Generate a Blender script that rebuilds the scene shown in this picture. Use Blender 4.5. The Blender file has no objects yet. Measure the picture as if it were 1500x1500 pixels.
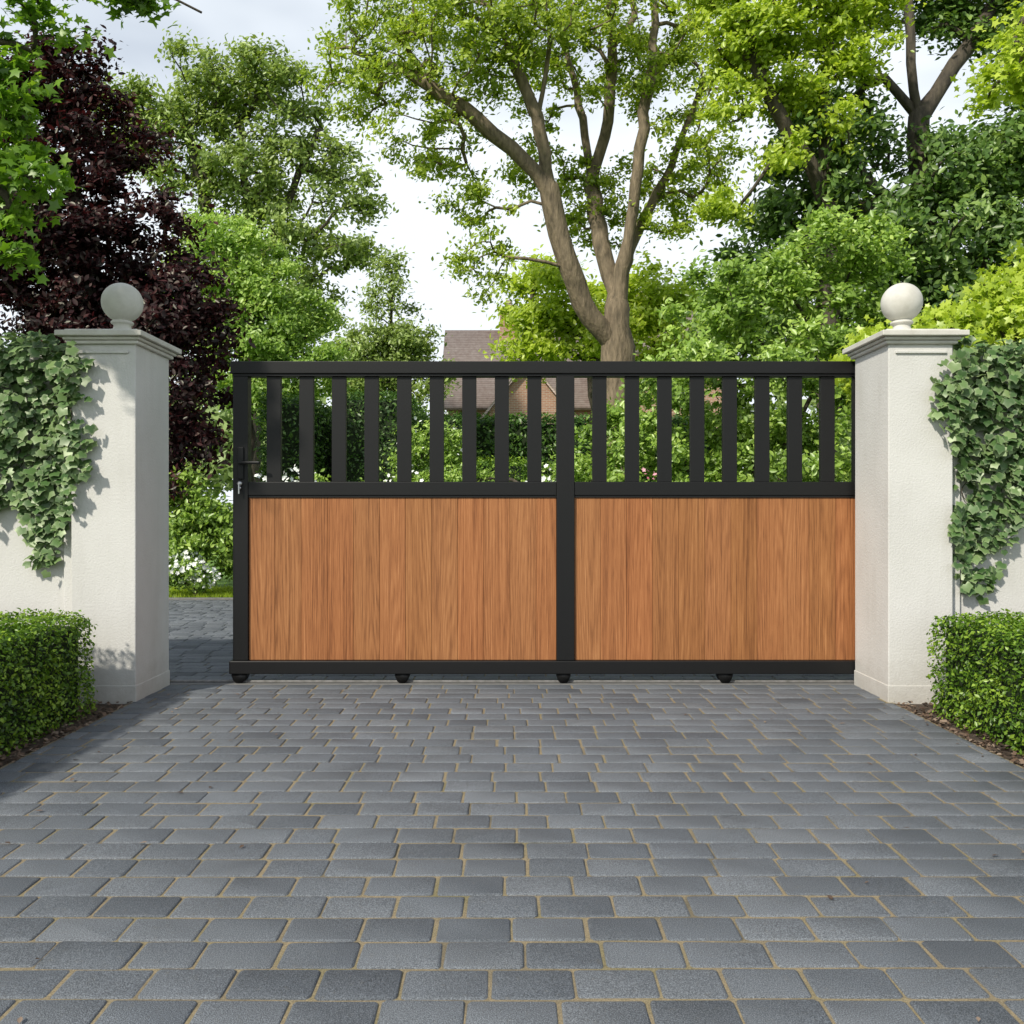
import bpy, math, random
import numpy as np
from mathutils import Vector
rng = np.random.default_rng(11)
random.seed(5)
scene = bpy.context.scene
COL = scene.collection

# ------------------------------------------------------------------ helpers
def empty(name, loc=(0,0,0)):
    e = bpy.data.objects.new(name, None); e.location = loc; e.empty_display_size = .2
    COL.objects.link(e); return e
def link(ob, parent=None):
    COL.objects.link(ob)
    if parent is not None:
        ob.parent = parent
        ob.matrix_parent_inverse = parent.matrix_basis.inverted()
    return ob
def raw_mesh(name, verts, loops, starts, mat, parent=None, attrs=None, smooth=False):
    me = bpy.data.meshes.new(name)
    me.vertices.add(len(verts)); me.vertices.foreach_set('co', np.asarray(verts, np.float32).ravel())
    me.loops.add(len(loops)); me.loops.foreach_set('vertex_index', np.asarray(loops, np.int32))
    me.polygons.add(len(starts)); me.polygons.foreach_set('loop_start', np.asarray(starts, np.int32))
    if attrs:
        for k, v in attrs.items():
            a = me.attributes.new(k, 'FLOAT', 'POINT'); a.data.foreach_set('value', np.asarray(v, np.float32))
    me.update(calc_edges=True)
    if smooth: me.polygons.foreach_set('use_smooth', np.ones(len(starts), bool))
    me.materials.append(mat)
    return link(bpy.data.objects.new(name, me), parent)
def instances(name, tv, tf, pos, R, sc, mat, parent=None, rnd=None, tattr=None, smooth=False):
    tv = np.asarray(tv, float); N = len(pos); V = len(tv)
    v = np.einsum('nij,vj->nvi', R, tv) * np.asarray(sc).reshape(N, 1, -1) + pos[:, None, :]
    fl = np.concatenate([np.array(f) for f in tf]); L = len(fl)
    lens = np.array([len(f) for f in tf]); st = np.concatenate([[0], np.cumsum(lens)[:-1]])
    loops = (fl[None] + (np.arange(N) * V)[:, None]).ravel()
    starts = (st[None] + (np.arange(N) * L)[:, None]).ravel()
    at = {}
    if rnd is not None: at['rnd'] = np.repeat(rnd, V)
    if tattr is not None: at['edge'] = np.tile(tattr, N)
    return raw_mesh(name, v.reshape(-1, 3), loops, starts, mat, parent, at, smooth)
def frames(n):
    n = n / (np.linalg.norm(n, axis=1, keepdims=True) + 1e-9)
    r = rng.normal(size=n.shape)
    t = np.cross(n, r); t /= (np.linalg.norm(t, axis=1, keepdims=True) + 1e-9)
    b = np.cross(n, t)
    return np.stack([t, b, n], axis=2)
def patches(p, s):
    p = p * s
    return (np.sin(p[:, 0]*2.1+p[:, 2]*1.3+.5)*np.sin(p[:, 1]*1.7+p[:, 2]*2.3) + .6*np.sin(p[:, 0]*4.7-p[:, 2]*3.1+p[:, 1]*3.9+1.1)) * .5
def box(name, x0, x1, y0, y1, z0, z1, mat, parent=None, bevel=0.002, seg=2, rnd=None):
    me = bpy.data.meshes.new(name)
    v = [(x, y, z) for z in (z0, z1) for (x, y) in ((x0, y0), (x1, y0), (x1, y1), (x0, y1))]
    f = [(3, 2, 1, 0), (4, 5, 6, 7), (0, 1, 5, 4), (1, 2, 6, 5), (2, 3, 7, 6), (3, 0, 4, 7)]
    me.from_pydata(v, [], f); me.materials.append(mat)
    if rnd is not None:
        a = me.attributes.new('rnd', 'FLOAT', 'POINT'); a.data.foreach_set('value', [rnd] * 8)
    ob = link(bpy.data.objects.new(name, me), parent)
    if bevel:
        m = ob.modifiers.new('bevel', 'BEVEL'); m.width = bevel; m.segments = seg
        m.limit_method = 'ANGLE'
    return ob
def lathe(name, prof, cx, cy, mat, parent, n=48):
    v = []; loops = []; starts = []
    for r, z in prof:
        for i in range(n):
            a = 2 * math.pi * i / n; v.append((cx + r * math.cos(a), cy + r * math.sin(a), z))
    for k in range(len(prof) - 1):
        for i in range(n):
            j = (i + 1) % n; starts.append(len(loops)); loops += [k*n+i, k*n+j, (k+1)*n+j, (k+1)*n+i]
    return raw_mesh(name, v, loops, starts, mat, parent, smooth=True)

# ------------------------------------------------------------------ materials
class M:
    def __init__(s, name, rough=.6):
        s.m = bpy.data.materials.new(name); s.m.use_nodes = True
        s.t = s.m.node_tree; s.b = s.t.nodes['Principled BSDF']; s.out = s.t.nodes['Material Output']
        s.b.inputs['Roughness'].default_value = rough
    def n(s, typ, **kw):
        nd = s.t.nodes.new(typ)
        for k, v in kw.items():
            if k in nd.inputs: nd.inputs[k].default_value = v
            else: setattr(nd, k, v)
        return nd
    def l(s, a, b): s.t.links.new(a, b)
    def coord(s, sc=(1, 1, 1), out='Object'):
        c = s.n('ShaderNodeTexCoord'); mp = s.n('ShaderNodeMapping'); mp.inputs['Scale'].default_value = sc
        s.l(c.outputs[out], mp.inputs['Vector']); return mp.outputs['Vector']
    def noise(s, vec, scale, detail=4, rough=.5, dist=0):
        nd = s.n('ShaderNodeTexNoise', Scale=scale, Detail=detail, Roughness=rough, Distortion=dist)
        s.l(vec, nd.inputs['Vector']); return nd.outputs['Fac']
    def ramp(s, fac, stops):
        r = s.n('ShaderNodeValToRGB'); e = r.color_ramp.elements
        while len(e) < len(stops): e.new(.5)
        for el, (p, c) in zip(e, stops):
            el.position = p; el.color = (*c, 1) if len(c) == 3 else c
        s.l(fac, r.inputs['Fac']); return r.outputs['Color']
    def mix(s, fac, a, b, mode='MIX'):
        nd = s.n('ShaderNodeMix', data_type='RGBA', blend_type=mode)
        for sock, v in ((nd.inputs[0], fac), (nd.inputs[6], a), (nd.inputs[7], b)):
            if hasattr(v, 'is_linked'): s.l(v, sock)
            elif isinstance(v, tuple): sock.default_value = (*v, 1)
            else: sock.default_value = v
        return nd.outputs[2]
    def math(s, op, a, b=0.0):
        nd = s.n('ShaderNodeMath', operation=op)
        for sock, v in ((nd.inputs[0], a), (nd.inputs[1], b)):
            if hasattr(v, 'is_linked'): s.l(v, sock)
            else: sock.default_value = v
        return nd.outputs[0]
    def attr(s, name): return s.n('ShaderNodeAttribute', attribute_name=name).outputs['Fac']
    def bump(s, h, strength=.3, dist=.01):
        b = s.n('ShaderNodeBump', Strength=strength, Distance=dist); s.l(h, b.inputs['Height'])
        s.l(b.outputs['Normal'], s.b.inputs['Normal']); return b
    def base(s, c):
        if hasattr(c, 'is_linked'): s.l(c, s.b.inputs['Base Color'])
        else: s.b.inputs['Base Color'].default_value = (*c, 1)
    def leafy(s, c, trans, tint, gloss, rough):
        s.t.nodes.remove(s.b)
        df = s.n('ShaderNodeBsdfDiffuse'); s.l(c, df.inputs[0])
        tr = s.n('ShaderNodeBsdfTranslucent'); s.l(s.mix(1.0, c, tint, 'MULTIPLY'), tr.inputs[0])
        a = s.n('ShaderNodeMixShader'); a.inputs[0].default_value = trans; s.l(df.outputs[0], a.inputs[1]); s.l(tr.outputs[0], a.inputs[2])
        gl = s.n('ShaderNodeBsdfGlossy'); gl.inputs['Roughness'].default_value = rough; gl.inputs[0].default_value = (.95, 1, .85, 1)
        b = s.n('ShaderNodeMixShader'); b.inputs[0].default_value = gloss; s.l(a.outputs[0], b.inputs[1]); s.l(gl.outputs[0], b.inputs[2])
        s.l(b.outputs[0], s.out.inputs[0])

def leaf_mat(name, dark, mid, light, trans=.4, tint=(1.25, 1.25, .6), rough=.4, gloss=.035):
    m = M(name, rough)
    c = m.ramp(m.attr('rnd'), [(0.05, dark), (.5, mid), (.95, light)])
    m.leafy(c, trans, tint, gloss, rough); return m.m
def bark_mat(name, a, b):
    m = M(name, .85); v = m.coord((1, 1, .25)); f = m.noise(v, 14, 5, .65)
    m.base(m.ramp(f, [(.3, a), (.7, b)])); m.bump(f, .9, .04); return m.m

m = M('plaster', .85); v = m.coord(); f1 = m.noise(v, 2.2, 4, .6); f2 = m.noise(v, 90, 3, .6); f3 = m.noise(m.coord((3, 3, .35)), 3, 4, .65)
c = m.ramp(f1, [(.3, (.53, .52, .495)), (.7, (.60, .59, .565))])
c = m.mix(m.math('MULTIPLY', m.ramp(f3, [(.52, (0, 0, 0)), (.75, (1, 1, 1))]), .25), c, (.38, .36, .32))
g = m.n('ShaderNodeNewGeometry'); sp = m.n('ShaderNodeSeparateXYZ'); m.l(g.outputs['Position'], sp.inputs[0])
h = m.math('ADD', sp.outputs['Z'], m.math('MULTIPLY', m.math('SUBTRACT', m.noise(v, 9, 5, .75), .5), .4))
st = m.ramp(h, [(0.0, (1, 1, 1)), (.2, (0, 0, 0))])
c = m.mix(m.math('MULTIPLY', st, .4), c, (.30, .27, .22)); m.base(c)
m.bump(m.math('ADD', f2, m.math('MULTIPLY', f1, .8)), .4, .006); PLASTER = m.m
m = M('cast_stone', .75); v = m.coord(); f1 = m.noise(v, 9, 5, .65)
m.base(m.ramp(f1, [(.3, (.47, .45, .40)), (.7, (.60, .585, .54))])); m.bump(m.noise(v, 120, 3), .2, .003); STONE = m.m
m = M('kerb_stone', .85); v = m.coord(); f1 = m.noise(v, 20, 5, .65); m.base(m.ramp(f1, [(.3, (.10, .10, .10)), (.7, (.17, .165, .155))])); KERB = m.m
m = M('black_aluminium', .45); v = m.coord(); f = m.noise(v, 900, 2)
m.base(m.ramp(f, [(.35, (.0055, .0055, .006)), (.65, (.0105, .0105, .0105))])); m.bump(f, .15, .0008)
m.b.inputs['Specular IOR Level'].default_value = .28; BLACK = m.m
m = M('steel', .3); m.base((.50, .50, .51)); m.b.inputs['Metallic'].default_value = 1
m.l(m.ramp(m.noise(m.coord(), 60, 3), [(0, (.25,)*3), (1, (.5,)*3)]), m.b.inputs['Roughness']); STEEL = m.m
m = M('worn_track_steel', .6); m.base(m.ramp(m.noise(m.coord(), 30, 4), [(.3, (.12, .115, .11)), (.7, (.24, .235, .23))])); TRACK = m.m
# wood
m = M('cedar', .55); m.b.inputs['Specular IOR Level'].default_value = .2
tc = m.n('ShaderNodeTexCoord'); r = m.attr('rnd')
off = m.n('ShaderNodeCombineXYZ'); m.l(m.math('MULTIPLY', r, 37.0), off.inputs[0]); m.l(m.math('MULTIPLY', r, 91.0), off.inputs[2]); m.l(m.math('MULTIPLY', r, 13.0), off.inputs[1])
va = m.n('ShaderNodeVectorMath', operation='ADD'); m.l(tc.outputs['Object'], va.inputs[0]); m.l(off.outputs[0], va.inputs[1])
def mp(sc):
    q = m.n('ShaderNodeMapping'); q.inputs['Scale'].default_value = sc; m.l(va.outputs[0], q.inputs['Vector']); return q.outputs['Vector']
fine = m.noise(mp((330, 20, 9)), 1, 3, .6)
mid = m.noise(mp((190, 10, 1.6)), 1, 3, .6)
broad = m.noise(mp((14, 10, .4)), 1, 2, .5)
warp = m.noise(mp((7, 3, .30)), 1, 1.0, .4)
rings = m.math('ADD', m.math('MULTIPLY', m.math('SINE', m.math('MULTIPLY', warp, 150.0)), .5), .5)
f = m.math('ADD', m.math('ADD', m.math('MULTIPLY', fine, .38), m.math('MULTIPLY', mid, .40)), m.math('ADD', m.math('MULTIPLY', rings, .075), m.math('MULTIPLY', broad, .14)))
c = m.ramp(f, [(.37, (.155, .062, .025)), (.47, (.275, .115, .045)), (.56, (.345, .152, .060)), (.68, (.46, .225, .098))])
c2 = m.mix(1.0, c, m.ramp(m.math('FRACT', m.math('MULTIPLY', r, 7.31)), [(0, (.88, .86, .78)), (.5, (1, 1, 1)), (1, (1.0, .90, .86))]), 'MULTIPLY')
m.base(c2); m.bump(f, .25, .003); WOOD = m.m
# paver
m = M('concrete_paver', .6); v = m.coord(); r = m.attr('rnd')
c = m.ramp(r, [(0, (.072, .080, .093)), (.25, (.105, .117, .134)), (.6, (.130, .143, .161)), (1, (.156, .169, .187))])
sp1 = m.noise(v, 380, 2, .6); sp2 = m.noise(v, 2.2, 3, .65); sp3 = m.noise(v, 45, 3, .7)
c = m.mix(1.0, c, m.ramp(sp1, [(.34, (.5, .5, .5)), (.5, (1, 1, 1)), (.68, (1.8, 1.8, 1.77))]), 'MULTIPLY')
c = m.mix(1.0, c, m.ramp(sp2, [(.25, (.86, .855, .84)), (.7, (1.08, 1.08, 1.08))]), 'MULTIPLY')
c = m.mix(m.math('MULTIPLY', m.ramp(sp3, [(.58, (0, 0, 0)), (.8, (1, 1, 1))]), .28), c, (.2, .18, .14))
m.base(c); m.l(m.ramp(sp3, [(.2, (.6,)*3), (.8, (.8,)*3)]), m.b.inputs['Roughness']); m.b.inputs['Specular IOR Level'].default_value = .35
m.bump(m.math('ADD', sp1, m.math('MULTIPLY', sp3, .7)), .8, .004); PAVER = m.m
m = M('jointing_sand', .95); v = m.coord(); f = m.noise(v, 3, 4, .7); f2 = m.noise(v, 300, 2)
c = m.ramp(f, [(.3, (.14, .12, .08)), (.5, (.27, .215, .13)), (.7, (.18, .16, .075))]); c = m.mix(1., c, m.ramp(f2, [(.3, (.6,)*3), (.7, (1.2,)*3)]), 'MULTIPLY')
m.base(c); m.bump(f2, .6, .003); SAND = m.m
m = M('soil', .95); v = m.coord(); f = m.noise(v, 40, 5, .7); m.base(m.ramp(f, [(.3, (.035, .024, .017)), (.7, (.12, .085, .06))])); m.bump(f, 1, .03); SOIL = m.m
m = M('bark_chip', .9); r = m.attr('rnd'); m.base(m.ramp(r, [(0, (.05, .03, .02)), (.6, (.14, .09, .06)), (1, (.26, .2, .15))])); CHIP = m.m
m = M('grass', .9); v = m.coord(); f = m.noise(v, .7, 5, .7); f2 = m.noise(v, 60, 3)
c = m.ramp(f, [(.3, (.09, .19, .02)), (.7, (.15, .28, .035))]); c = m.mix(1., c, m.ramp(f2, [(.3, (.6,)*3), (.7, (1.3,)*3)]), 'MULTIPLY'); m.base(c); m.bump(f2, .8, .03); GRASS = m.m
m = M('hedge_core', .95); m.base(m.ramp(m.noise(m.coord(), 30, 3), [(.3, (.006, .012, .003)), (.7, (.02, .04, .008))])); CORE = m.m
m = M('white_petal', .6); m.base(m.ramp(m.attr('rnd'), [(0, (.6, .65, .6)), (1, (.85, .85, .8))])); PETAL = m.m
m = M('pink_petal', .6); m.base(m.ramp(m.attr('rnd'), [(0, (.6, .15, .25)), (1, (.8, .45, .5))])); PINK = m.m

L_CENTRE = leaf_mat('leaf_beech', (.10, .17, .014), (.30, .41, .035), (.54, .63, .10), .5)
L_BRIGHT = leaf_mat('leaf_lime', (.20, .30, .02), (.42, .54, .045), (.64, .73, .12), .5)
L_DARK = leaf_mat('leaf_dark', (.03, .07, .014), (.10, .19, .036), (.27, .39, .09), .35)
L_PURP = leaf_mat('leaf_purple', (.008, .0035, .005), (.027, .010, .013), (.09, .03, .032), .25, (1.6, .6, .6), gloss=.028)
L_OLIVE = leaf_mat('leaf_olive', (.11, .17, .04), (.24, .33, .08), (.41, .51, .15), .4)
L_LIGHT = leaf_mat('leaf_light', (.14, .24, .04), (.29, .45, .09), (.50, .64, .18), .45)
L_MAPLE = leaf_mat('leaf_maple', (.06, .14, .014), (.15, .29, .025), (.29, .46, .055), .5)
L_SHRUB = leaf_mat('leaf_shrub', (.08, .15, .018), (.25, .40, .06), (.48, .62, .14), .4, gloss=.045)
L_BOX = leaf_mat('leaf_box', (.033, .088, .008), (.115, .225, .018), (.29, .43, .045), .3)
L_YEW = leaf_mat('leaf_yew', (.025, .07, .014), (.07, .15, .028), (.15, .26, .05), .3)
L_DIST = leaf_mat('leaf_distant', (.14, .20, .08), (.22, .30, .11), (.32, .41, .16), .3, gloss=.02)
BARK = bark_mat('bark', (.075, .058, .036), (.26, .20, .13))
BARKD = bark_mat('bark_dark', (.03, .024, .018), (.10, .08, .055))

# ------------------------------------------------------------------ vegetation
LV = [(0, -.5, 0), (.24, -.12, .06), (.22, .18, .07), (0, .55, -.02), (-.22, .18, .07), (-.24, -.12, .06)]
LF = [(0, 1, 2, 3), (0, 3, 4, 5)]
SV = [(0, -.5, 0), (.28, 0, .08), (0, .5, 0), (-.28, 0, .08)]
SF = [(0, 1, 2), (0, 2, 3)]
def lobed(k=5, inner=.5):
    vs = [(0, -.08, .04)]; ed = [0]
    radii = [1, .92, .7, .7, .92][:k]
    for i in range(k):
        a = math.pi / 2 + i * 2 * math.pi / k
        vs.append((math.cos(a) * .5 * radii[i], math.sin(a) * .5 * radii[i], -.03)); ed.append(1)
        a2 = a + math.pi / k; q = inner if i not in (2,) else .25
        vs.append((math.cos(a2) * .5 * q, math.sin(a2) * .5 * q, 0.02)); ed.append(.75)
    n = 2 * k
    return vs, [(0, 1 + i, 1 + (i + 1) % n) for i in range(n)], ed
IV, IF, IE = lobed(5, .68)
MV, MF, ME = lobed(5, .46)

def sample_blobs(blobs, n, shell=.5):
    vol = np.array([b[3] ** 2.6 for b in blobs]); vol = vol / vol.sum()
    idx = rng.choice(len(blobs), n, p=vol)
    B = np.array([[*b[:3], b[3], b[4] if len(b) > 4 else .8] for b in blobs])[idx]
    d = rng.normal(size=(n, 3)); d /= np.linalg.norm(d, axis=1, keepdims=True)
    r = rng.random(n) ** shell
    d = d * r[:, None] * B[:, 3:4]; d[:, 2] *= B[:, 4]
    return B[:, :3] + d

def tree(name, limbs, blobs, nclump, nleaf, leaf, sigma, mat, bark, trunk_r, seg=.35, tmpl=(LV, LF), shell=.45, up=.5, parent=None, pw=.52, face=(-.25, -.45)):
    P = parent or empty(name, limbs[0][0])
    A = sample_blobs(blobs, nclump, shell)
    nodes = np.zeros((60000, 3)); par = -np.ones(60000, int); cnt = 0
    for li, lb in enumerate(limbs):
        pts = [np.array(p, float) for p in lb]
        if li == 0: nodes[0] = pts[0]; cnt = 1; last = 0
        else:
            last = int(np.argmin(np.linalg.norm(nodes[:cnt] - pts[0], axis=1)))
        for a, b in zip([nodes[last].copy()] + pts[1:-1], pts[1:]):
            k = max(1, int(np.linalg.norm(b - a) / seg))
            for i in range(1, k + 1):
                nodes[cnt] = a + (b - a) * i / k + rng.normal(size=3) * seg * .08
                par[cnt] = last; last = cnt; cnt += 1
    nl = cnt
    d0 = np.array([np.min(np.linalg.norm(nodes[:nl] - a, axis=1)) for a in A]); A = A[np.argsort(d0)]
    tips = []
    for a in A:
        dd = np.linalg.norm(nodes[:cnt] - a, axis=1) + .9 * np.maximum(0, nodes[:cnt, 2] - a[2])
        dd[:2] += 1
        j = int(np.argmin(dd)); p0 = nodes[j].copy(); dist = np.linalg.norm(a - p0)
        pd = p0 - nodes[par[j]] if par[j] >= 0 else np.array([0, 0, 1.]); pd /= np.linalg.norm(pd) + 1e-6
        cpt = p0 + (a - p0) * .45 + pd * dist * .22 + rng.normal(size=3) * dist * .1
        k = max(2, int(dist / seg)); last = j
        if cnt + k > 59990: break
        for i in range(1, k + 1):
            t = i / k
            nodes[cnt] = (1-t)**2 * p0 + 2*t*(1-t) * cpt + t*t * a; par[cnt] = last; last = cnt; cnt += 1
        tips.append(last)
    nodes = nodes[:cnt]; par = par[:cnt]
    acc = np.zeros(cnt); acc[tips] += 1
    for i in range(cnt - 1, 0, -1):
        if acc[i] == 0: acc[i] = 1
        acc[par[i]] += acc[i]
    rad = trunk_r * (acc / acc[0]) ** pw; rad = np.maximum(rad, leaf * .06)
    ch = [[] for _ in range(cnt)]
    for i in range(1, cnt): ch[par[i]].append(i)
    V = []; Lp = []; St = []
    stack = [(0, None)]
    while stack:
        s, p = stack.pop(); chain = []; rr = []
        if p is not None: chain.append(nodes[p]); rr.append(rad[s] * 1.15)
        cur = s
        while True:
            chain.append(nodes[cur]); rr.append(rad[cur])
            if not ch[cur]: break
            mc = max(ch[cur], key=lambda q: acc[q])
            for q in ch[cur]:
                if q != mc: stack.append((q, cur))
            cur = mc
        if len(chain) < 2: continue
        ns = 10 if rr[0] > trunk_r * .3 else 5
        C = np.array(chain); T = np.gradient(C, axis=0); u = np.array([1, .13, .07])
        b0 = len(V)
        for q in range(len(C)):
            t = T[q] / (np.linalg.norm(T[q]) + 1e-9); u = u - t * u.dot(t)
            if np.linalg.norm(u) < .05: u = np.cross(t, [.3, .9, .1])
            u = u / np.linalg.norm(u); w = np.cross(t, u)
            fl = 1 + (.55 if (p is None and q == 0) else .2 if (p is None and q == 1) else 0)
            for i in range(ns):
                an = 2 * math.pi * i / ns; V.append(C[q] + (u * math.cos(an) + w * math.sin(an)) * rr[q] * fl)
        for q in range(len(C) - 1):
            for i in range(ns):
                j = (i + 1) % ns; St.append(len(Lp)); Lp += [b0+q*ns+i, b0+q*ns+j, b0+(q+1)*ns+j, b0+(q+1)*ns+i]
    raw_mesh('trunk_and_branches', np.array(V), Lp, St, bark, P, smooth=True)
    cand = np.concatenate([A[:len(tips)], A[:len(tips)], nodes[(acc == 1) & (np.arange(cnt) > nl)]])
    crn = rng.random(len(cand)); csz = .5 + rng.random(len(cand))
    ci = rng.integers(0, len(cand), nleaf)
    g = rng.normal(size=(nleaf, 3)) * sigma * csz[ci][:, None]; g[:, 2] *= .6
    pos = cand[ci] + g
    ci = ci[pos[:, 2] > .05]; pos = pos[pos[:, 2] > .05]; n = len(pos)
    cen = np.array([b[:3] for b in blobs]).mean(0)
    o = pos - cen; o /= np.linalg.norm(o, axis=1, keepdims=True)
    nrm = rng.normal(size=(n, 3)) * .55 + o * .25 + np.array([face[0], face[1], up])
    rv = np.clip(.42*crn[ci] + .45*rng.random(n) + .07 + .16*patches(pos, 1.0/(sigma*5)), 0, 1)
    instances('crown_foliage', tmpl[0], tmpl[1], pos, frames(nrm), leaf * (.6 + .75 * rng.random(n)), mat, P, rnd=rv)
    return P

def hedge(name, x0, x1, y0, y1, z0, z1, n, leaf, mat, rad=.08, bump=.025, parent=None):
    P = parent or empty(name, ((x0+x1)/2, (y0+y1)/2, z0))
    e = rad * .5 + leaf
    box('stems_and_core', x0+e, x1-e, y0+e, y1-e, z0, z1-e, CORE, P, bevel=rad*.4)
    w, d, h = x1-x0, y1-y0, z1-z0
    ar = np.array([w*d, w*h, w*h*.3, d*h, d*h]); fi = rng.choice(5, n, p=ar/ar.sum())
    p = rng.random((n, 3)) * [w, d, h] + [x0, y0, z0]
    p[fi == 0, 2] = z1; p[fi == 1, 1] = y0; p[fi == 2, 1] = y1; p[fi == 3, 0] = x0; p[fi == 4, 0] = x1
    q = np.clip(p, [x0+rad, y0+rad, z0-1], [x1-rad, y1-rad, z1-rad])
    nr = p - q; nr /= np.linalg.norm(nr, axis=1, keepdims=True) + 1e-9
    bmp = np.sin(p[:, 0]*13+p[:, 2]*9) * np.sin(p[:, 1]*11+1.3) * .5 + np.sin(p[:, 2]*17+p[:, 1]*7+p[:, 0]*5) * .5 + rng.normal(size=n)*.8
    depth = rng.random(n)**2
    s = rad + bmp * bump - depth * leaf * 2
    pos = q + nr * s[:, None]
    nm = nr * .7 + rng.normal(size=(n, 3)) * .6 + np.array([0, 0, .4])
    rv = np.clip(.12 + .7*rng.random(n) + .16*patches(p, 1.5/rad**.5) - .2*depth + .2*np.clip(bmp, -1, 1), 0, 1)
    instances('leaves', SV, SF, pos, frames(nm), leaf * (.6 + .8*rng.random(n)), mat, P, rnd=rv)
    return P

def flowers(name, blobs, n, size, mat, parent):
    pos = sample_blobs(blobs, n, .15)
    nm = rng.normal(size=(n, 3))*.6 + np.array([0, -.6, .6])
    vs = [(0, 0, 0)] + [(math.cos(i*math.pi/5)*.5*(1 if i % 2 else .65), math.sin(i*math.pi/5)*.5*(1 if i % 2 else .65), .12) for i in range(10)]
    fs = [(0, 1+i, 1+(i+1) % 10) for i in range(10)]
    instances(name, vs, fs, pos, frames(nm), size*(.6+.7*rng.random(n)), mat, parent, rnd=rng.random(n))

# ------------------------------------------------------------------ ground
def sheet(name, x0, x1, y0, y1, z, mat, parent=None):
    return raw_mesh(name, [(x0, y0, z), (x1, y0, z), (x1, y1, z), (x0, y1, z)], [0, 1, 2, 3], [0], mat, parent)
sheet('ground', -600, 600, -300, 1200, -.03, GRASS)
dw = empty('driveway', (0, 3, 0))
sheet('joint_sand', -2.01, 2.01, -3, 4.94, -.0042, SAND, dw)
sheet('joint_sand_court', -7, 7, 5.08, 9.75, -.0068, SAND, dw)
def pavers(name, x0, x1, y0, y1, parent):
    PX = []; row = .1182; y = y0; k = 0
    while y < y1 - .05:
        x = x0 - (.092 if k % 2 else 0) - rng.random()*.06
        while x < x1:
            w = .184 + rng.normal()*.006
            if rng.random() < .06: w *= .8
            a, b = max(x, x0), min(x+w, x1)
            if b - a > .035: PX.append((a, b, y, row))
            x += w
        y += row; k += 1
    PX = np.array(PX); n = len(PX); gap = .007
    hx = (PX[:, 1]-PX[:, 0])/2 - gap/2 + rng.normal(size=n)*.0009; hy = PX[:, 3]/2 - gap/2 + rng.normal(size=n)*.001
    cx = (PX[:, 0]+PX[:, 1])/2 + rng.normal(size=n)*.0008; cy = PX[:, 2] + PX[:, 3]/2 + .003*np.sin(cx*2.3+PX[:, 2]*3) + rng.normal(size=n)*.0008
    cr = .010
    vs = []
    tilt = rng.normal(size=(n, 2))*.0035; hz = rng.normal(size=n)*.0007; rot = rng.normal(size=n)*.003
    for inset, z in ((0, -.03), (0, -.005), (.0018, -.0018), (.006, 0.0)):
        ring = []
        for sx, sy, a0 in ((1, 1, 0), (-1, 1, 90), (-1, -1, 180), (1, -1, 270)):
            for a in (a0, a0+45, a0+90):
                ca, sa = math.cos(math.radians(a)), math.sin(math.radians(a))
                X = sx*(hx-cr) + (cr-inset)*ca; Y = sy*(hy-cr) + (cr-inset)*sa
                X = X + rng.normal(size=n)*.0010; Y = Y + rng.normal(size=n)*.0010
                dx, dy = X*tilt[:, 0], Y*tilt[:, 1]
                ring.append(np.stack([cx+X-Y*rot, cy+Y+X*rot, z+hz+dx+dy], 1))
        vs += ring
    NR = len(vs); V = np.stack(vs, 1)
    F = [tuple(NR-12+i for i in range(12))]
    for r0 in range(0, NR-12, 12):
        for i in range(12): j = (i+1) % 12; F.append((r0+i, r0+j, r0+12+j, r0+12+i))
    fl = np.concatenate([np.array(f) for f in F]); L = len(fl); lens = np.array([len(f) for f in F])
    st = np.concatenate([[0], np.cumsum(lens)[:-1]])
    loops = (fl[None]+(np.arange(n)*NR)[:, None]).ravel(); starts = (st[None]+(np.arange(n)*L)[:, None]).ravel()
    rv = np.clip(.6+.17*rng.normal(size=n), 0, 1); dk = rng.random(n) < .10; rv[dk] *= .35
    raw_mesh(name, V.reshape(-1, 3), loops, starts, PAVER, parent, {'rnd': np.repeat(rv, NR)})
pavers('pavers', -2.0, 2.0, -2.5, 4.93, dw)
pavers('court_pavers', -6.5, 6.5, 5.09, 9.7, dw)
box('kerb', -7, 7, 9.72, 9.80, -.03, .02, KERB, dw, .012)
tr = empty('gate_track', (0, 5.01, 0))
box('track_base', -2.0, 4.4, 4.945, 5.075, -.028, .0015, KERB, tr, .002)
box('track_rail', -2.0, 4.4, 4.998, 5.022, .0018, .014, TRACK, tr, .004)
bed = empty('planting_bed', (0, 3, 0))
for sgn in (-1, 1):
    a, b = sorted((sgn*2.012, sgn*6.0)); sheet('soil', a, b, -3, 4.62, -.012, SOIL, bed)
n = 3800
sg = np.where(rng.random(n) < .5, -1, 1)
pos = np.stack([sg*(2.0+rng.random(n)**1.5*.5), 1.5+rng.random(n)*3.1, -.008+rng.random(n)*.012], 1)
instances('bark_chips', [(-.5, -.22, 0), (.5, -.15, 0), (.42, .2, .12), (-.4, .25, .1)], [(0, 1, 2, 3)], pos,
          frames(rng.normal(size=(n, 3))*.4+[0, 0, 1]), .012+.022*rng.random(n), CHIP, bed, rnd=rng.random(n))
n = 110
sg = np.where(rng.random(n) < .5, -1, 1)
pos = np.stack([sg*(2.0-rng.random(n)**2.5*1.2), 1.6+rng.random(n)*3.2, .004+rng.random(n)*.004], 1)
instances('fallen_leaves', LV, LF, pos, frames(rng.normal(size=(n, 3))*.15+[0, 0, 1]), .012+.016*rng.random(n), CHIP, rnd=rng.random(n))

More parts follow.
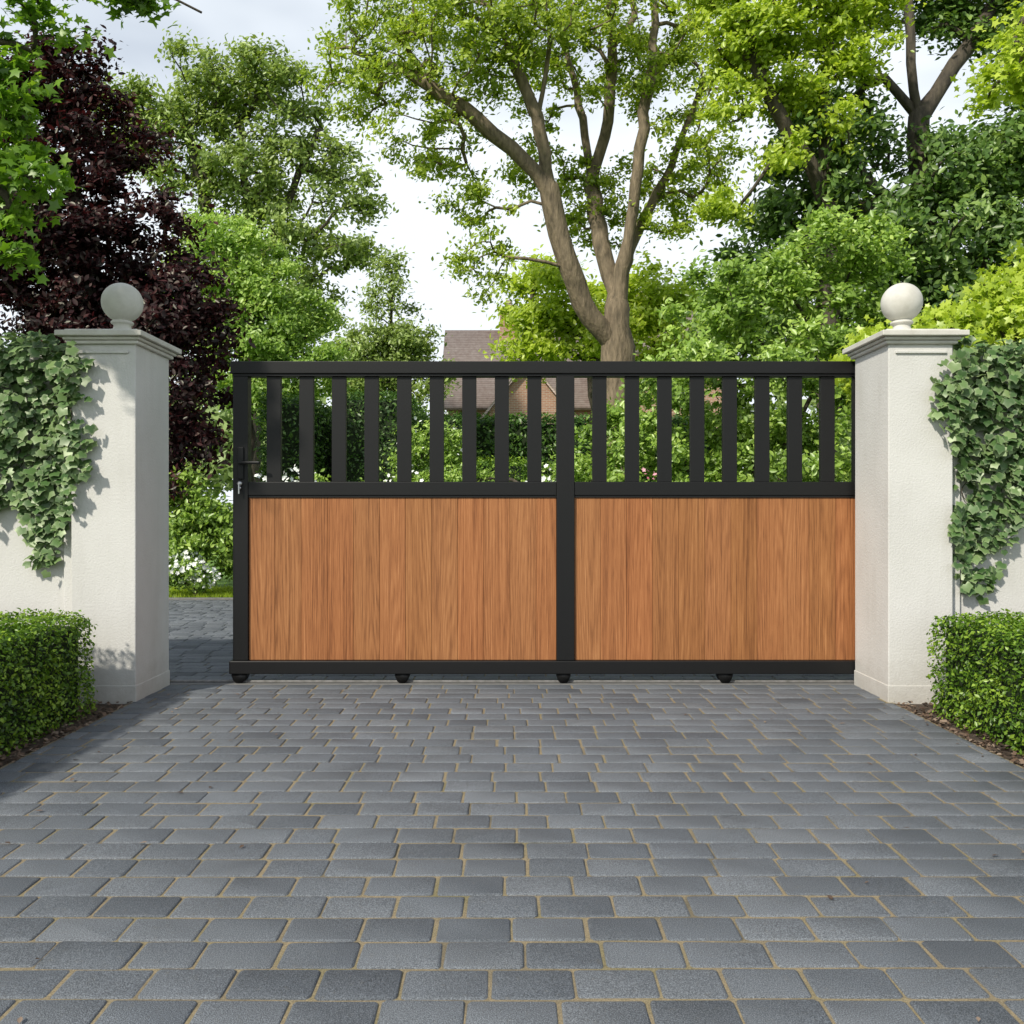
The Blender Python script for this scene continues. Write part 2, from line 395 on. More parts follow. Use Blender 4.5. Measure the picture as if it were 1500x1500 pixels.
# ------------------------------------------------------------------ pillars and walls
def pillar(sg):
    P = empty('gate_pillar', (sg*2.155, 4.72, 0))
    def bx(nm, a, b, *r, **k):
        lo, hi = sorted((sg*a, sg*b)); return box(nm, lo, hi, *r, **k)
    bx('shaft', 1.985, 2.325, 4.5, 4.94, .0, 1.885, PLASTER, P, bevel=.005)
    bx('plinth', 1.981, 2.329, 4.496, 4.944, -.02, .085, PLASTER, P, bevel=.0035)
    bx('neck_moulding', 1.965, 2.345, 4.48, 4.96, 1.884, 1.903, STONE, P, bevel=.007, seg=3)
    bx('bed_moulding', 1.952, 2.358, 4.467, 4.973, 1.9035, 1.921, STONE, P, bevel=.008, seg=3)
    bx('cap_slab', 1.932, 2.385, 4.443, 4.995, 1.9215, 1.950, STONE, P, bevel=.004)
    bx('cap_top', 1.965, 2.352, 4.476, 4.962, 1.9505, 1.962, STONE, P, bevel=.006)
    bx('astragal', 2.02, 2.29, 4.488, 4.5, 1.835, 1.85, PLASTER, P, bevel=.004)
    z = 1.962
    prof = [(0.0, z), (.082, z), (.084, z+.004), (.084, z+.018), (.080, z+.023), (.070, z+.028), (.056, z+.038), (.047, z+.052), (.044, z+.064), (.047, z+.072), (.058, z+.077), (.060, z+.083), (.056, z+.09), (.045, z+.094)]
    R = .108; zc = z + .094 + R*.93
    for i in range(25):
        a = -math.pi/2 + .4 + (math.pi-.4)*i/24; prof.append((max(R*math.cos(a), 0), zc + R*math.sin(a)))
    lathe('ball_finial', prof, sg*2.155, 4.72, STONE, P)
    return P
for sg in (-1, 1):
    pillar(sg)
    W = empty('rendered_wall', (sg*4, 4.7, 0))
    lo, hi = sorted((sg*2.40, sg*9.0)); box('wall_panel', lo, hi, 4.60, 4.86, -.02, 1.80, PLASTER, W, bevel=.004)
    lo, hi = sorted((sg*2.327, sg*2.399)); box('pilaster', lo, hi, 4.565, 4.89, -.02, 1.82, PLASTER, W, bevel=.005)
    lo, hi = sorted((sg*2.40, sg*9.0)); box('coping', lo, hi, 4.565, 4.895, 1.801, 1.84, STONE, W, bevel=.008)
    lo, hi = sorted((sg*2.40, sg*9.0)); box('skirting', lo, hi, 4.588, 4.6, -.02, .22, PLASTER, W, bevel=.003)

# ------------------------------------------------------------------ gate
G = empty('sliding_gate', (.4, 5.02, 0))
XR = 2.46
box('top_rail', -1.64, XR, 4.965, 5.055, 1.806, 1.878, BLACK, G, .004)
box('top_rail_lip', -1.63, XR, 4.975, 5.045, 1.792, 1.8055, BLACK, G, .002)
box('bottom_beam', -1.645, XR, 4.955, 5.065, .058, .134, BLACK, G, .005)
box('left_stile', -1.628, -1.54, 4.975, 5.045, .1345, 1.7915, BLACK, G, .003)
box('centre_stile', .26, .364, 4.972, 5.048, .1345, 1.7915, BLACK, G, .003)
box('right_stile', 2.24, 2.34, 4.975, 5.045, .1345, 1.7915, BLACK, G, .003)
for a, b in ((-1.5395, .2595), (.3645, 2.2395)):
    box('mid_rail', a, b, 4.978, 5.042, 1.097, 1.176, BLACK, G, .003)
    box('panel_bead_top', a, b, 4.984, 4.992, 1.084, 1.0965, BLACK, G, .001)
    box('panel_backing', a, b, 5.016, 5.022, .135, 1.0965, BLACK, G, 0)
    pw = .1528; x = a
    while x < b - .01:
        e = min(x+pw, b)
        box('cedar_plank', x+.0007, e-.0007, 4.992, 5.014, .1347, 1.0965, WOOD, G, .0018, rnd=random.random()); x = e
x = -1.436
while x < 2.2:
    if not (.20 < x < .36): box('slat', x, x+.083, 4.992, 5.024, 1.1765, 1.7915, BLACK, G, .002)
    x += .1907
for cx in (-1.592, -.64, .30, 1.244, 2.2):
    vs = []; prof = [(-.042, .0575), (.042, .0575), (.042, .045), (.03, .016), (.018, .004), (-.018, .004), (-.03, .016), (-.042, .045)]
    for y in (4.97, 5.05): vs += [(cx+a, y, b) for a, b in prof]
    lp = list(range(8)) + list(range(15, 7, -1)); stt = [0, 8]
    for i in range(8): j = (i+1) % 8; stt.append(len(lp)); lp += [i, i+8, j+8, j]
    raw_mesh('wheel_housing', vs, lp, stt, BLACK, G)
box('handle_plate', -1.60, -1.562, 4.963, 4.9745, 1.19, 1.378, BLACK, G, .005)
box('lever', -1.585, -1.455, 4.915, 4.932, 1.276, 1.293, BLACK, G, .006)
box('lever_neck', -1.588, -1.57, 4.9325, 4.9625, 1.277, 1.292, BLACK, G, .004)
def cyl(nm, cx, cz, r, y0, y1, mat, n=24):
    v = []; lp = []; s = []
    for y in (y0, y1): v += [(cx+r*math.cos(2*math.pi*i/n), y, cz+r*math.sin(2*math.pi*i/n)) for i in range(n)]
    s.append(0); lp += list(range(n))
    for i in range(n): j = (i+1) % n; s.append(len(lp)); lp += [i, i+n, j+n, j]
    return raw_mesh(nm, v, lp, s, mat, G)
cyl('lock_cylinder', -1.584, 1.166, .013, 4.955, 4.975, STEEL)
cyl('lock_cylinder_lower', -1.584, 1.14, .008, 4.957, 4.975, STEEL)
box('key', -1.588, -1.580, 4.945, 4.95, 1.105, 1.165, STEEL, G, .001)

# ------------------------------------------------------------------ front hedges & ivy
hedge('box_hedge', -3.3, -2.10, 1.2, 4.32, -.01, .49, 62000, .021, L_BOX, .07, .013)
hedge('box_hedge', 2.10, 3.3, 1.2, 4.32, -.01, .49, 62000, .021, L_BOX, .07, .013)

m = M('leaf_ivy', .35)
r = m.attr('rnd'); e = m.attr('edge'); nz = m.noise(m.coord(), 55, 3)
g = m.ramp(r, [(0, (.035, .085, .022)), (.5, (.095, .18, .055)), (1, (.20, .29, .11))])
k = m.math('ADD', m.math('MULTIPLY', e, .9), m.math('MULTIPLY', m.math('SUBTRACT', nz, .5), .9))
k = m.math('MULTIPLY', m.ramp(k, [(.5, (0, 0, 0)), (.95, (1, 1, 1))]), m.ramp(m.math('FRACT', m.math('MULTIPLY', r, 9.7)), [(.1, (.2,)*3), (.85, (.75,)*3)]))
c = m.mix(k, g, (.36, .40, .25)); m.leafy(c, .2, (1.1, 1.1, .6), .035, .4); IVY = m.m
def inpoly(p, poly):
    ins = np.zeros(len(p), bool); q = np.array(poly)
    for i in range(len(q)):
        a, b = q[i], q[i-1]
        c = ((a[1] > p[:, 1]) != (b[1] > p[:, 1])) & (p[:, 0] < (b[0]-a[0])*(p[:, 1]-a[1])/(b[1]-a[1]+1e-12)+a[0])
        ins ^= c
    return ins
def ivy(poly, sg, n):
    P = empty('ivy', (sg*2.6, 4.55, 1.5))
    q = np.array(poly); lo, hi = q.min(0), q.max(0)
    cc = lo + rng.random((1500, 2))*(hi-lo); cc = cc[inpoly(cc, poly)]
    p = cc[rng.integers(0, len(cc), n)] + rng.normal(size=(n, 2))*.03
    x = p[:, 0]; z = p[:, 1]; ax = np.abs(x)
    base = np.where(ax < 2.34, 4.49, np.where(ax < 2.41, 4.555, 4.59))
    lump = .6 + .4*np.sin(x*17+z*11)*np.sin(z*19-x*7)
    thick = .04 + .2*np.clip((z-.6)/1.2, 0, 1)*np.clip((ax-2.2)/.25, .15, 1)*lump
    y = base - .008 - rng.random(n)*thick
    pos = np.stack([x, y, z], 1)
    k = 1000; xt = sg*(2.38 + rng.random(k)*1.6); pt = np.stack([xt, 4.43+rng.random(k)*.5, 1.83+rng.random(k)*.10+.03*np.sin(xt*9)], 1)
    pos = np.concatenate([pos, pt]); N = len(pos)
    nm = rng.normal(size=(N, 3))*.42 + np.array([0, -1, .55]); nm[n:] = rng.normal(size=(k, 3))*.5 + np.array([0, -.5, .9])
    R = frames(nm)
    nn = R[:, :, 2]; dn = np.array([0, 0, -1.]) + rng.normal(size=(N, 3))*.5; b = dn - nn*(dn*nn).sum(1, keepdims=True); b /= np.linalg.norm(b, axis=1, keepdims=True)
    R = np.stack([np.cross(b, nn), b, nn], 2)
    instances('ivy_leaves', IV, IF, pos, R, .040+.050*rng.random(N), IVY, P, rnd=rng.random(N), tattr=IE)
    V = []; Lp = []; St = []
    cs = cc[cc[:, 1] > 1.15]
    for i in range(26):
        j = rng.integers(0, len(cs)); p0 = np.array([cs[j][0], 0, cs[j][1]]); L = .15+rng.random()*.15; ph = rng.random()*6
        for t in range(9):
            xx = p0[0]+.03*math.sin(ph+t*.9); zz = p0[2]-L*t/8; bb = 4.49 if abs(xx) < 2.34 else 4.59
            b0 = len(V)
            for a in range(4): V.append((xx+.003*math.cos(a*1.57), bb-.008+.003*math.sin(a*1.57), zz))
            if t:
                for a in range(4): c2 = (a+1) % 4; St.append(len(Lp)); Lp += [b0-4+a, b0-4+c2, b0+c2, b0+a]
    raw_mesh('ivy_stems', V, Lp, St, BARKD, P)
ivy([(-3.42, 1.85), (-2.7, 1.85), (-2.48, 1.88), (-2.29, 1.84), (-2.24, 1.68), (-2.32, 1.50), (-2.18, 1.32), (-2.23, 1.17), (-2.35, 1.0), (-2.41, .86), (-2.48, .70), (-2.55, .74), (-2.60, .95), (-2.68, 1.06), (-2.9, 1.0), (-3.42, .85)], -1, 2400)
ivy([(2.28, 1.83), (2.7, 1.85), (3.42, 1.85), (3.42, .96), (2.7, 1.02), (2.66, .87), (2.57, .66), (2.5, .50), (2.43, .58), (2.36, .72), (2.32, .93), (2.43, 1.11), (2.30, 1.32), (2.21, 1.54), (2.21, 1.68)], 1, 2400)

# ------------------------------------------------------------------ trees
Yc = 15
tree('beech_tree', [
    [(1.95, Yc, 0), (1.9, Yc, 2), (1.88, Yc, 3.6), (1.86, Yc, 4.3), (1.86, Yc, 4.9)],
    [(1.88, Yc, 3.8), (1.32, Yc-.2, 4.4), (.9, Yc-.4, 5.44), (.6, Yc-.5, 6.5), (.42, Yc-.8, 7.6), (-.12, Yc-.9, 8.8), (-.72, Yc-1, 9.9)],
    [(1.86, Yc, 4.9), (1.56, Yc+.2, 5.8), (1.44, Yc+.5, 6.9), (1.3, Yc+.6, 8.2), (.96, Yc+1, 9.9)],
    [(1.86, Yc, 4.7), (2.05, Yc-.2, 6.0), (2.22, Yc-.3, 7.24), (2.4, Yc-.4, 8.8), (2.5, Yc-.4, 10.8)],
    [(2.0, Yc, 5.6), (2.5, Yc+.3, 6.5), (3.0, Yc+.4, 7.5), (3.5, Yc+.4, 8.8)],
    [(.6, Yc-.5, 6.5), (0, Yc-.7, 7.1), (-.84, Yc-.9, 7.7), (-1.8, Yc-1, 8.3), (-2.6, Yc-1, 8.6)],
    [(.42, Yc-.8, 7.6), (.6, Yc-1, 8.6), (.5, Yc-1.2, 9.9)],
    [(1.44, Yc+.5, 6.9), (1.75, Yc+.3, 8), (1.8, Yc, 9.6)]],
    [(-2.3, Yc-1, 8.4, 1.2), (-.6, Yc-1, 8.9, 1.5), (-1.4, Yc-.8, 7.3, .9), (1.2, Yc, 9.3, 1.8), (2.9, Yc, 9.0, 1.4), (-.5, Yc-.8, 6.3, .8),
     (-.6, Yc-.5, 5.4, .75), (-.2, Yc-.5, 4.8, .4), (2.6, Yc+.5, 6.6, 1.0), (3.3, Yc, 7.3, .9), (1.0, Yc+.5, 11.2, 1.4), (.9, Yc+.8, 7.2, 1.0), (-1.8, Yc, 9.8, 1.0), (3.2, Yc, 10.6, .9), (1.6, Yc+.8, 6.2, .7)],
    620, 60000, .085, .12, L_CENTRE, BARK, .31, seg=.28, pw=.58)
tree('lime_tree', [[(2.1, 20, 0), (2.0, 20, 3), (1.9, 20, 5)]],
    [(.8, 20, 6, 1.0), (1.9, 20, 5.2, .9), (3.3, 20.5, 6, 1.1), (.4, 20, 4.9, .9), (3.8, 20, 4.6, .9), (2.2, 21, 6.4, .7)],
    150, 22000, .14, .2, L_BRIGHT, BARKD, .18)
YR = 13
tree('oak_tree', [
    [(6.35, YR, 0), (6.3, YR, 3), (6.3, YR, 5.2), (6.2, YR, 7), (6.0, YR, 9), (6.1, YR, 11)],
    [(6.3, YR, 5), (5.3, YR-.3, 6), (4.6, YR-.4, 6.8)], [(6.3, YR, 4), (7.2, YR, 5), (8, YR, 5.6)],
    [(6.2, YR, 7), (5.2, YR, 8.3), (4.2, YR, 9.4)], [(6.2, YR, 7), (7, YR+.1, 8.2), (7.6, YR+.3, 9.2)]],
    [(6.4, YR+1, 9.8, 1.2), (7.5, YR+.3, 8.9, 1.1), (7.0, YR-.3, 5.9, 1.2), (8.0, YR, 6.8, 1.1), (4.7, YR, 6.2, 1.1), (5.3, YR+1.2, 7.4, .9), (5.9, YR-.6, 5.0, 1.1), (7.2, YR-.5, 4.3, 1.2),
     (4.2, YR, 4.9, 1.1), (3.7, YR, 4.0, 1.0), (5.2, YR, 3.7, 1.1)],
    400, 64000, .11, .17, L_DARK, BARKD, .34, seg=.35)
tree('lime_tree', [[(4.6, 12.4, 0), (4.6, 12.4, 4), (4.5, 12.3, 7), (4.6, 12.2, 8.5)], [(4.55, 12.3, 5.5), (3.7, 12, 6.8), (3.3, 12, 7.6)]],
    [(3.3, 12, 7.6, .75), (4.2, 11.9, 8.1, .85), (3.1, 12, 6.7, .45), (4.7, 11.9, 7.3, .6), (3.9, 12, 6.9, .5), (5.1, 12, 8.3, .6), (3.0, 12, 8.5, .7), (2.9, 12, 5.3, .35), (3.7, 11.9, 6.0, .4), (4.6, 11.8, 6.3, .35)],
    280, 26000, .085, .10, L_BRIGHT, BARKD, .14, seg=.25)
tree('maple_tree', [[(5.4, 7.6, 0), (5.3, 7.6, 2.5), (5.1, 7.4, 4)], [(5.1, 7.4, 4), (4.6, 7.2, 4.6), (4.1, 7, 4.9)]],
    [(3.75, 7.0, 2.35, .5), (4.4, 7.1, 2.6, .6), (3.1, 7.0, 2.2, .42), (4.8, 7.2, 3.1, .5), (4.25, 7, 4.65, .38, .6), (4.5, 7.1, 5.1, .4, .6), (3.9, 7.0, 4.5, .25, .5), (4.9, 7.2, 4.1, .3)],
    190, 16000, .085, .08, L_BRIGHT, BARKD, .12, seg=.2, tmpl=(MV, MF))
YP = 10.5
tree('copper_beech_tree', [[(-5.2, YP, 0), (-5.2, YP, 2.5), (-5.3, YP, 4.5), (-5.6, YP, 6.3)]],
    [(-5.8, YP, 6.0, .9), (-5.3, YP, 6.5, .5), (-5.1, YP, 5.45, .8), (-4.75, YP, 4.4, .9), (-5.8, YP, 4.4, 1.2), (-4.1, YP, 3.5, .68), (-4.7, YP, 3.3, 1.0),
     (-3.8, YP, 2.6, .5), (-3.9, YP, 1.95, .45), (-5.5, YP, 3.2, 1.1), (-4.4, YP, 2.3, .8), (-3.5, YP, 3.3, .3), (-4.3, YP-.2, 1.5, .55), (-6.8, YP, 5, 1.2)],
    460, 72000, .080, .12, L_PURP, BARKD, .2, seg=.25)
YO = 28
tree('ash_tree', [[(-8.6, YO, 0), (-8.5, YO, 6), (-8.5, YO, 10), (-9, YO, 14)], [(-8.5, YO, 9), (-7.2, YO, 11.5), (-6.4, YO, 13.5)], [(-8.5, YO, 8), (-10, YO, 11), (-10.8, YO, 14)]],
    [(-10.2, YO, 14.6, 1.9), (-8, YO, 14.9, 1.6), (-10.9, YO, 12.5, 2.0), (-6.8, YO, 13.2, 1.6), (-8.6, YO, 12, 2.0), (-5.6, YO, 11.4, 1.2), (-7.2, YO, 9.8, 1.5), (-5.3, YO, 9.4, .9), (-9.6, YO, 9.6, 1.9), (-12.2, YO, 14.0, 1.5), (-7, YO, 8, 1.5)],
    480, 42000, .17, .25, L_OLIVE, BARKD, .36, seg=.6)
tree('hornbeam_tree', [[(-4.9, 15.5, 0), (-4.8, 15.5, 3), (-4.9, 15.5, 5.4)]],
    [(-4.9, 15.5, 5.2, 1.0), (-4.1, 15.5, 4.3, .9), (-5.1, 15.5, 6.0, .75), (-5.6, 15.5, 4.4, 1.0), (-3.6, 15.5, 3.5, .7), (-4.6, 15.2, 3.4, 1.0)],
    230, 40000, .085, .14, L_LIGHT, BARKD, .14)
tree('birch_tree', [[(-3.1, 22, 0), (-3.1, 22, 4), (-3.1, 22, 7.6)]],
    [(-3.15, 22, 7.3, .45, 1.4), (-3.2, 22, 6.3, .75), (-3.5, 22, 5.3, 1.0), (-2.5, 22, 5.3, .8), (-3.9, 22, 4.6, 1.2), (-2.3, 22, 4.4, .9), (-4.3, 22, 5.8, .35, 1.4)],
    190, 18000, .11, .16, L_OLIVE, BARKD, .13)
YM = 4.0
tree('maple_tree', [[(-3.9, 3.4, 0), (-3.85, 3.5, 1.8), (-3.7, 3.7, 2.8)], [(-3.8, 3.6, 2.3), (-3.0, 3.9, 2.9), (-2.5, 4.0, 3.2)], [(-3.8, 3.5, 2.0), (-3.0, 3.9, 2.4), (-2.35, 4.0, 2.6)], [(-3.7, 3.7, 2.8), (-3.0, 4.0, 3.5), (-2.3, 4.0, 3.65), (-1.5, 4.1, 3.42)]],
    [(-2.42, YM, 3.05, .20), (-2.30, YM, 2.82, .16), (-2.18, YM, 2.52, .17, .6), (-2.35, YM, 2.58, .2), (-2.36, YM, 2.25, .13), (-2.28, YM, 3.30, .20), (-2.35, YM, 2.40, .14), (-2.75, YM, 2.8, .35), (-2.42, 4.0, 2.02, .1), (-3.1, YM, 3.4, .4), (-1.75, YM, 3.42, .14, .3), (-2.0, 4, 3.45, .12, .3)],
    180, 5400, .075, .045, L_MAPLE, BARKD, .09, seg=.1, tmpl=(MV, MF), up=.7)

tree('laurel_bush', [[(2.9, 10, 0), (2.9, 10, 1.5), (2.9, 10, 3)]],
    [(2.6, 10, 3.5, .75), (3.5, 10, 3.9, .75), (2.2, 10, 2.6, .7), (3.2, 10, 2.7, .9), (1.5, 10.2, 1.7, .6), (2.3, 10, 1.5, .8), (3.4, 10, 1.5, .9), (4.2, 10, 2.8, .9), (4.3, 10, 3.9, .6), (1.35, 10.6, 2.1, .5)],
    270, 50000, .07, .10, L_SHRUB, BARKD, .08, seg=.2)
P = tree('rose_bush', [[(-.9, 11, 0), (-.9, 11, 1), (-.9, 11, 2)]],
    [(-1.0, 11, 1.9, .42), (-.75, 11, 1.5, .45), (-1.3, 11, 1.4, .4), (.35, 11, 1.25, .3), (.75, 10.8, 1.5, .35)], 80, 11000, .05, .08, L_SHRUB, BARKD, .04, seg=.15)
flowers('blossoms', [(-1.0, 10.9, 1.9, .48), (-1.3, 10.9, 1.3, .4)], 110, .05, PETAL, P)
flowers('white_blossoms', [(-2.5, 9.95, 1.38, .22), (.4, 10.6, 1.4, .25), (-3.0, 9.95, 1.35, .15)], 130, .06, PETAL, P)
flowers('pink_blossoms', [(1.55, 9.5, 1.3, .25)], 40, .05, PINK, P)
P = tree('garden_shrub', [[(-3.75, 10.3, 0), (-3.7, 10.3, .5), (-3.7, 10.3, 1.0)]],
    [(-3.7, 10.3, 1.0, .3), (-3.8, 10.2, .75, .35), (-3.45, 10.3, .7, .3), (-3.95, 10.2, 1.25, .25), (-3.4, 10.4, .45, .22)], 90, 10000, .065, .085, L_SHRUB, BARKD, .03, seg=.12)
P = tree('garden_shrub', [[(-2.5, 10.9, 0), (-2.5, 10.9, .5), (-2.5, 10.9, 1.0)]],
    [(-2.5, 10.9, 1.1, .5), (-1.9, 10.8, 1.0, .4)], 60, 6000, .06, .09, L_SHRUB, BARKD, .03, seg=.12)
P = tree('hydrangea', [[(-3.7, 9.98, 0), (-3.7, 9.98, .2), (-3.7, 9.98, .35)]],
    [(-3.8, 9.98, .3, .22), (-3.6, 9.98, .22, .16), (-4.0, 9.98, .3, .22)], 40, 4000, .05, .05, L_LIGHT, BARKD, .02, seg=.08)
flowers('blossoms', [(-3.8, 9.93, .36, .24), (-3.58, 9.93, .25, .17)], 260, .055, PETAL, P)
hedge('yew_hedge', -3.5, -2.75, 11.6, 15, 0, 2.62, 16000, .055, L_YEW, .15, .03)
hedge('yew_hedge', -2.55, -1.45, 12.2, 15, 0, 2.75, 16000, .055, L_YEW, .15, .03)
hedge('yew_hedge', -1.3, -.75, 13.5, 17, 0, 2.6, 10000, .055, L_YEW, .15, .03)
hedge('yew_hedge', -6, 6, 24, 26, 0, 3.75, 22000, .14, L_YEW, .2, .06)
hedge('box_hedge', -.55, .25, 12, 13, 0, 1.75, 8000, .04, L_BOX, .12, .03)
hedge('box_hedge', -.8, .9, 16, 17, 0, 1.9, 8000, .05, L_BOX, .12, .03)
n = 12000
pos = np.stack([-4.5+rng.random(n)*3, 9.82+rng.random(n)*1.2, -.03+0*rng.random(n)], 1)
nm = rng.normal(size=(n, 3))*np.array([1, 1, .15])
R = frames(nm); up = np.array([0, 0, 1.])+rng.normal(size=(n, 3))*.25; nn = R[:, :, 2]; b = up-nn*(up*nn).sum(1, keepdims=True); b /= np.linalg.norm(b, axis=1, keepdims=True)
R = np.stack([np.cross(b, nn), b, nn], 2)
instances('grass_tufts', [(-.06, 0, 0), (.06, 0, 0), (.03, .6, .02), (0, 1, .1)], [(0, 1, 2, 3)], pos, R, .06+.05*rng.random(n), L_BRIGHT, rnd=.6*rng.random(n))
n = 36000
bl = [(x, 58+rng.random()*14, 3+rng.random()*3.5, 4+rng.random()*1.5) for x in np.arange(-50, 54, 3.5)]
bl += [(x, 40, 4+rng.random()*2, 3.2) for x in (-26, -21, -17, -13, 14, 17.5, 21, 25)]
pos = sample_blobs(bl, n, .3) + rng.normal(size=(n, 3))*.4; pos[:, 2] = np.abs(pos[:, 2])
instances('distant_trees', SV, SF, pos, frames(rng.normal(size=(n, 3))*.6+[0, -.4, .5]), .45+.45*rng.random(n), L_DIST, rnd=rng.random(n))

# ------------------------------------------------------------------ house
m = M('house_brick', .85); br = m.n('ShaderNodeTexBrick'); br.inputs['Scale'].default_value = 1; br.inputs['Brick Width'].default_value = .225; br.inputs['Row Height'].default_value = .075
br.inputs['Mortar Size'].default_value = .008; br.inputs['Color1'].default_value = (.28, .14, .09, 1); br.inputs['Color2'].default_value = (.36, .19, .12, 1); br.inputs['Mortar'].default_value = (.4, .36, .3, 1)
mpn = m.n('ShaderNodeMapping'); mpn.inputs['Rotation'].default_value = (math.radians(90), 0, 0); tcn = m.n('ShaderNodeTexCoord'); m.l(tcn.outputs['Object'], mpn.inputs['Vector']); m.l(mpn.outputs[0], br.inputs['Vector'])
m.base(br.outputs['Color']); BRICK = m.m
m = M('roof_tile', .8); v = m.coord(); wv = m.n('ShaderNodeTexWave', Scale=3.2, bands_direction='Z'); m.l(v, wv.inputs['Vector']); nz = m.noise(v, 5, 4, .7)
c = m.ramp(nz, [(.3, (.30, .22, .185)), (.7, (.46, .38, .33))]); c = m.mix(1., c, m.ramp(wv.outputs['Fac'], [(.0, (.6,)*3), (.4, (1,)*3)]), 'MULTIPLY'); m.base(c); TILE = m.m
m = M('window_glass', .08); m.base(m.ramp(m.noise(m.coord(), 1, 2), [(.3, (.03, .04, .05)), (.7, (.08, .1, .12))])); GLASS = m.m
m = M('white_trim', .5); m.base(m.ramp(m.noise(m.coord(), 5, 3), [(.3, (.6, .6, .58)), (.7, (.7, .7, .68))])); TRIM = m.m
def gable(nm, x0, x1, y0, y1, ze, zr, axis, mat, parent, over=.3, t=.15):
    if axis == 'x':
        ym = (y0+y1)/2; s = (zr-ze)/((y1-y0)/2)
        pr = [(y0-over, ze-over*s), (ym, zr), (y1+over, ze-over*s), (y1+over, ze-over*s+t), (ym, zr+t), (y0-over, ze-over*s+t)]
        vs = [(x, a, b) for x in (x0-over, x1+over) for a, b in pr]
    else:
        xm = (x0+x1)/2; s = (zr-ze)/((x1-x0)/2)
        pr = [(x0-over, ze-over*s), (xm, zr), (x1+over, ze-over*s), (x1+over, ze-over*s+t), (xm, zr+t), (x0-over, ze-over*s+t)]
        vs = [(a, y, b) for y in (y0-over, y1+over) for a, b in pr]
    lp = []; st = []
    for a, b in ((0, 1), (1, 2), (2, 3), (3, 4), (4, 5), (5, 0)): st.append(len(lp)); lp += [a, b, b+6, a+6]
    for f in ((0, 1, 4, 5), (1, 2, 3, 4), (6, 7, 10, 11), (7, 8, 9, 10)): st.append(len(lp)); lp += list(f)
    raw_mesh(nm, vs, lp, st, mat, parent)
def gable_wall(nm, x0, x1, y, ze, zr, mat, parent):
    raw_mesh(nm, [(x0, y, ze), (x1, y, ze), ((x0+x1)/2, y, zr)], [0, 1, 2], [0], mat, parent)
H = empty('brick_house', (3, 42, 0))
box('walls', -3.0, 9, 39, 45, 0, 6.0, BRICK, H, 0)
gable('roof', -3.0, 9, 39, 45, 6.0, 9.8, 'x', TILE, H)
for xg in (-3.0, 9): raw_mesh('gable_end', [(xg, 39, 6.0), (xg, 45, 6.0), (xg, 42, 9.8)], [0, 1, 2], [0], BRICK, H)
box('wing_walls', -1.0, 2.4, 36, 39, 0, 5.2, BRICK, H, 0); gable('wing_roof', -1.0, 2.4, 36.0, 41, 5.2, 7.3, 'y', TILE, H)
gable_wall('wing_gable', -1.0, 2.4, 35.99, 5.2, 7.3, BRICK, H)
box('tower_walls', 5.5, 9.2, 37, 41, 0, 8.2, BRICK, H, 0); gable('tower_roof', 5.5, 9.2, 37, 41, 8.2, 11, 'x', TILE, H)
box('chimney', -.6, .3, 41.5, 42.4, 8.5, 10.9, BRICK, H, .02); box('chimney_pot', -.3, 0, 41.8, 42.1, 10.9, 11.4, TILE, H, .02)
for wx in (-2.6, 3.6):
    for wz in (1.0, 3.8):
        box('window_frame', wx, wx+1.4, 38.93, 38.99, wz, wz+1.5, TRIM, H, .01)
        for q in (0, 1): box('window_pane', wx+.08+q*.64, wx+.68+q*.64, 38.9, 38.92, wz+.08, wz+1.42, GLASS, H, 0)
box('window_frame', .0, 1.4, 35.9, 35.97, 3.2, 4.7, TRIM, H, .01); box('window_pane', .08, 1.32, 35.87, 35.89, 3.28, 4.62, GLASS, H, 0)

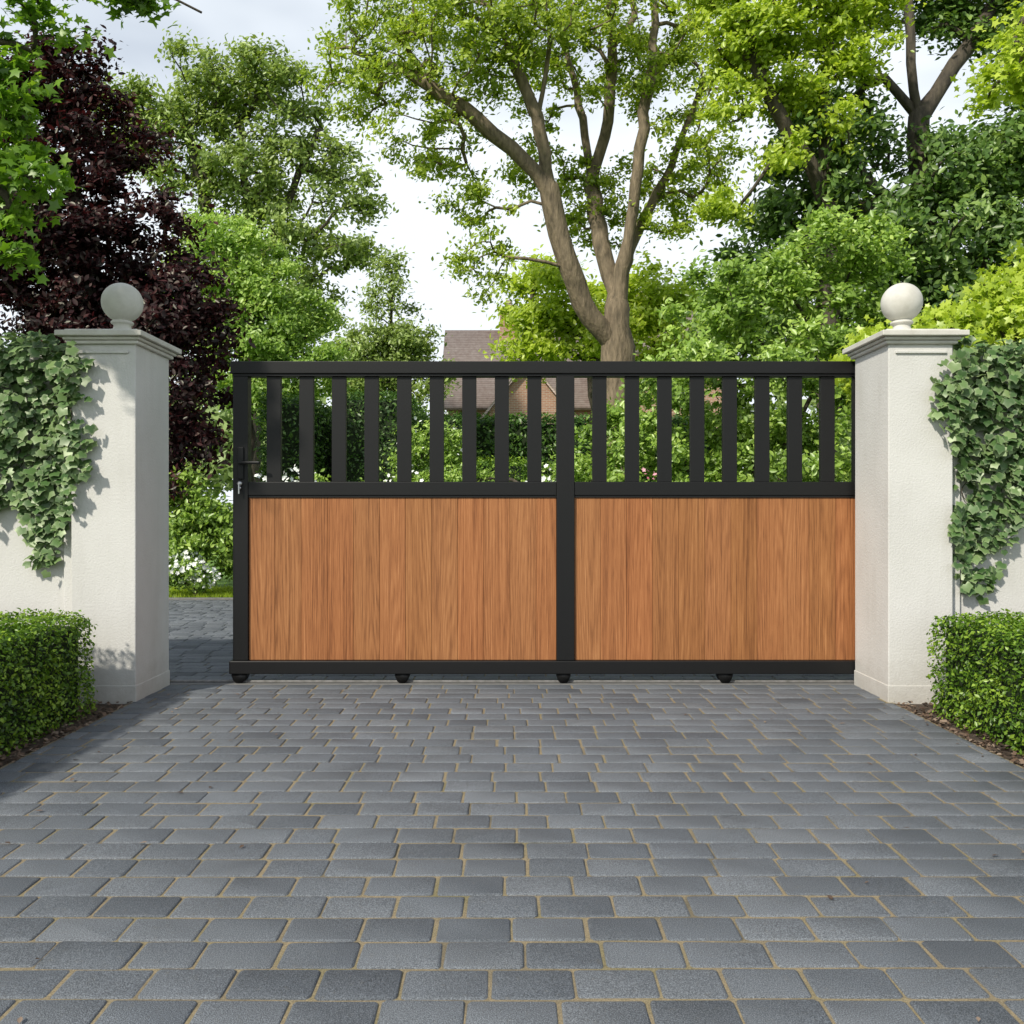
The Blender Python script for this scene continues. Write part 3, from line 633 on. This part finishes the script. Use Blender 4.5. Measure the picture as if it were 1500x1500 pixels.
# ------------------------------------------------------------------ light
d = Vector((.54, .72, -.74)).normalized()
elev = math.asin(-d.z); rot = math.atan2(-d.x, -d.y)
sl = bpy.data.lights.new('sun', 'SUN'); sl.energy = 4.6; sl.angle = math.radians(2.5); sl.color = (1, .94, .82)
so = bpy.data.objects.new('sun', sl); so.rotation_euler = d.to_track_quat('-Z', 'Y').to_euler(); COL.objects.link(so)
w = bpy.data.worlds.new('World'); scene.world = w; w.use_nodes = True; nt = w.node_tree
bg = nt.nodes['Background']; sky = nt.nodes.new('ShaderNodeTexSky'); sky.sky_type = 'NISHITA'; sky.sun_disc = False
sky.sun_elevation = elev; sky.sun_rotation = rot % (2*math.pi); sky.dust_density = .6; sky.air_density = 1.0
tcw = nt.nodes.new('ShaderNodeTexCoord'); mw = nt.nodes.new('ShaderNodeMapping'); mw.inputs['Scale'].default_value = (1, 1, 2.2)
nz = nt.nodes.new('ShaderNodeTexNoise'); nz.inputs['Scale'].default_value = 2.2; nz.inputs['Detail'].default_value = 4; nz.inputs['Roughness'].default_value = .5
sxyz = nt.nodes.new('ShaderNodeSeparateXYZ'); nt.links.new(tcw.outputs['Generated'], sxyz.inputs[0])
mr = nt.nodes.new('ShaderNodeMapRange'); mr.inputs[1].default_value = .18; mr.inputs[2].default_value = .6; mr.inputs[3].default_value = .46; mr.inputs[4].default_value = -.05
nt.links.new(sxyz.outputs['Z'], mr.inputs[0])
ad = nt.nodes.new('ShaderNodeMath'); ad.operation = 'ADD'; nt.links.new(nz.outputs['Fac'], ad.inputs[0]); nt.links.new(mr.outputs[0], ad.inputs[1])
rp = nt.nodes.new('ShaderNodeValToRGB'); rp.color_ramp.elements[0].position = .38; rp.color_ramp.elements[1].position = .70
rp.color_ramp.elements[0].color = (.3, .3, .3, 1)
mxw = nt.nodes.new('ShaderNodeMix'); mxw.data_type = 'RGBA'; mxw.inputs[7].default_value = (8.7, 9.3, 9.9, 1)
nt.links.new(tcw.outputs['Generated'], mw.inputs['Vector']); nt.links.new(mw.outputs[0], nz.inputs['Vector']); nt.links.new(ad.outputs[0], rp.inputs[0])
nt.links.new(rp.outputs[0], mxw.inputs[0]); nt.links.new(sky.outputs[0], mxw.inputs[6]); nt.links.new(mxw.outputs[2], bg.inputs[0])
bg.inputs[1].default_value = .115

cam = bpy.data.cameras.new('camera'); co = bpy.data.objects.new('camera', cam); COL.objects.link(co)
co.location = (0, 0, 1.0); co.rotation_euler = (math.radians(90), 0, 0); cam.lens = 30; cam.sensor_width = 36; cam.clip_end = 3000; cam.clip_start = .05
scene.camera = co
scene.view_settings.view_transform = 'Standard'; scene.view_settings.look = 'None'; scene.view_settings.exposure = 0
print('verts', sum(len(o.data.vertices) for o in bpy.data.objects if o.type == 'MESH'))
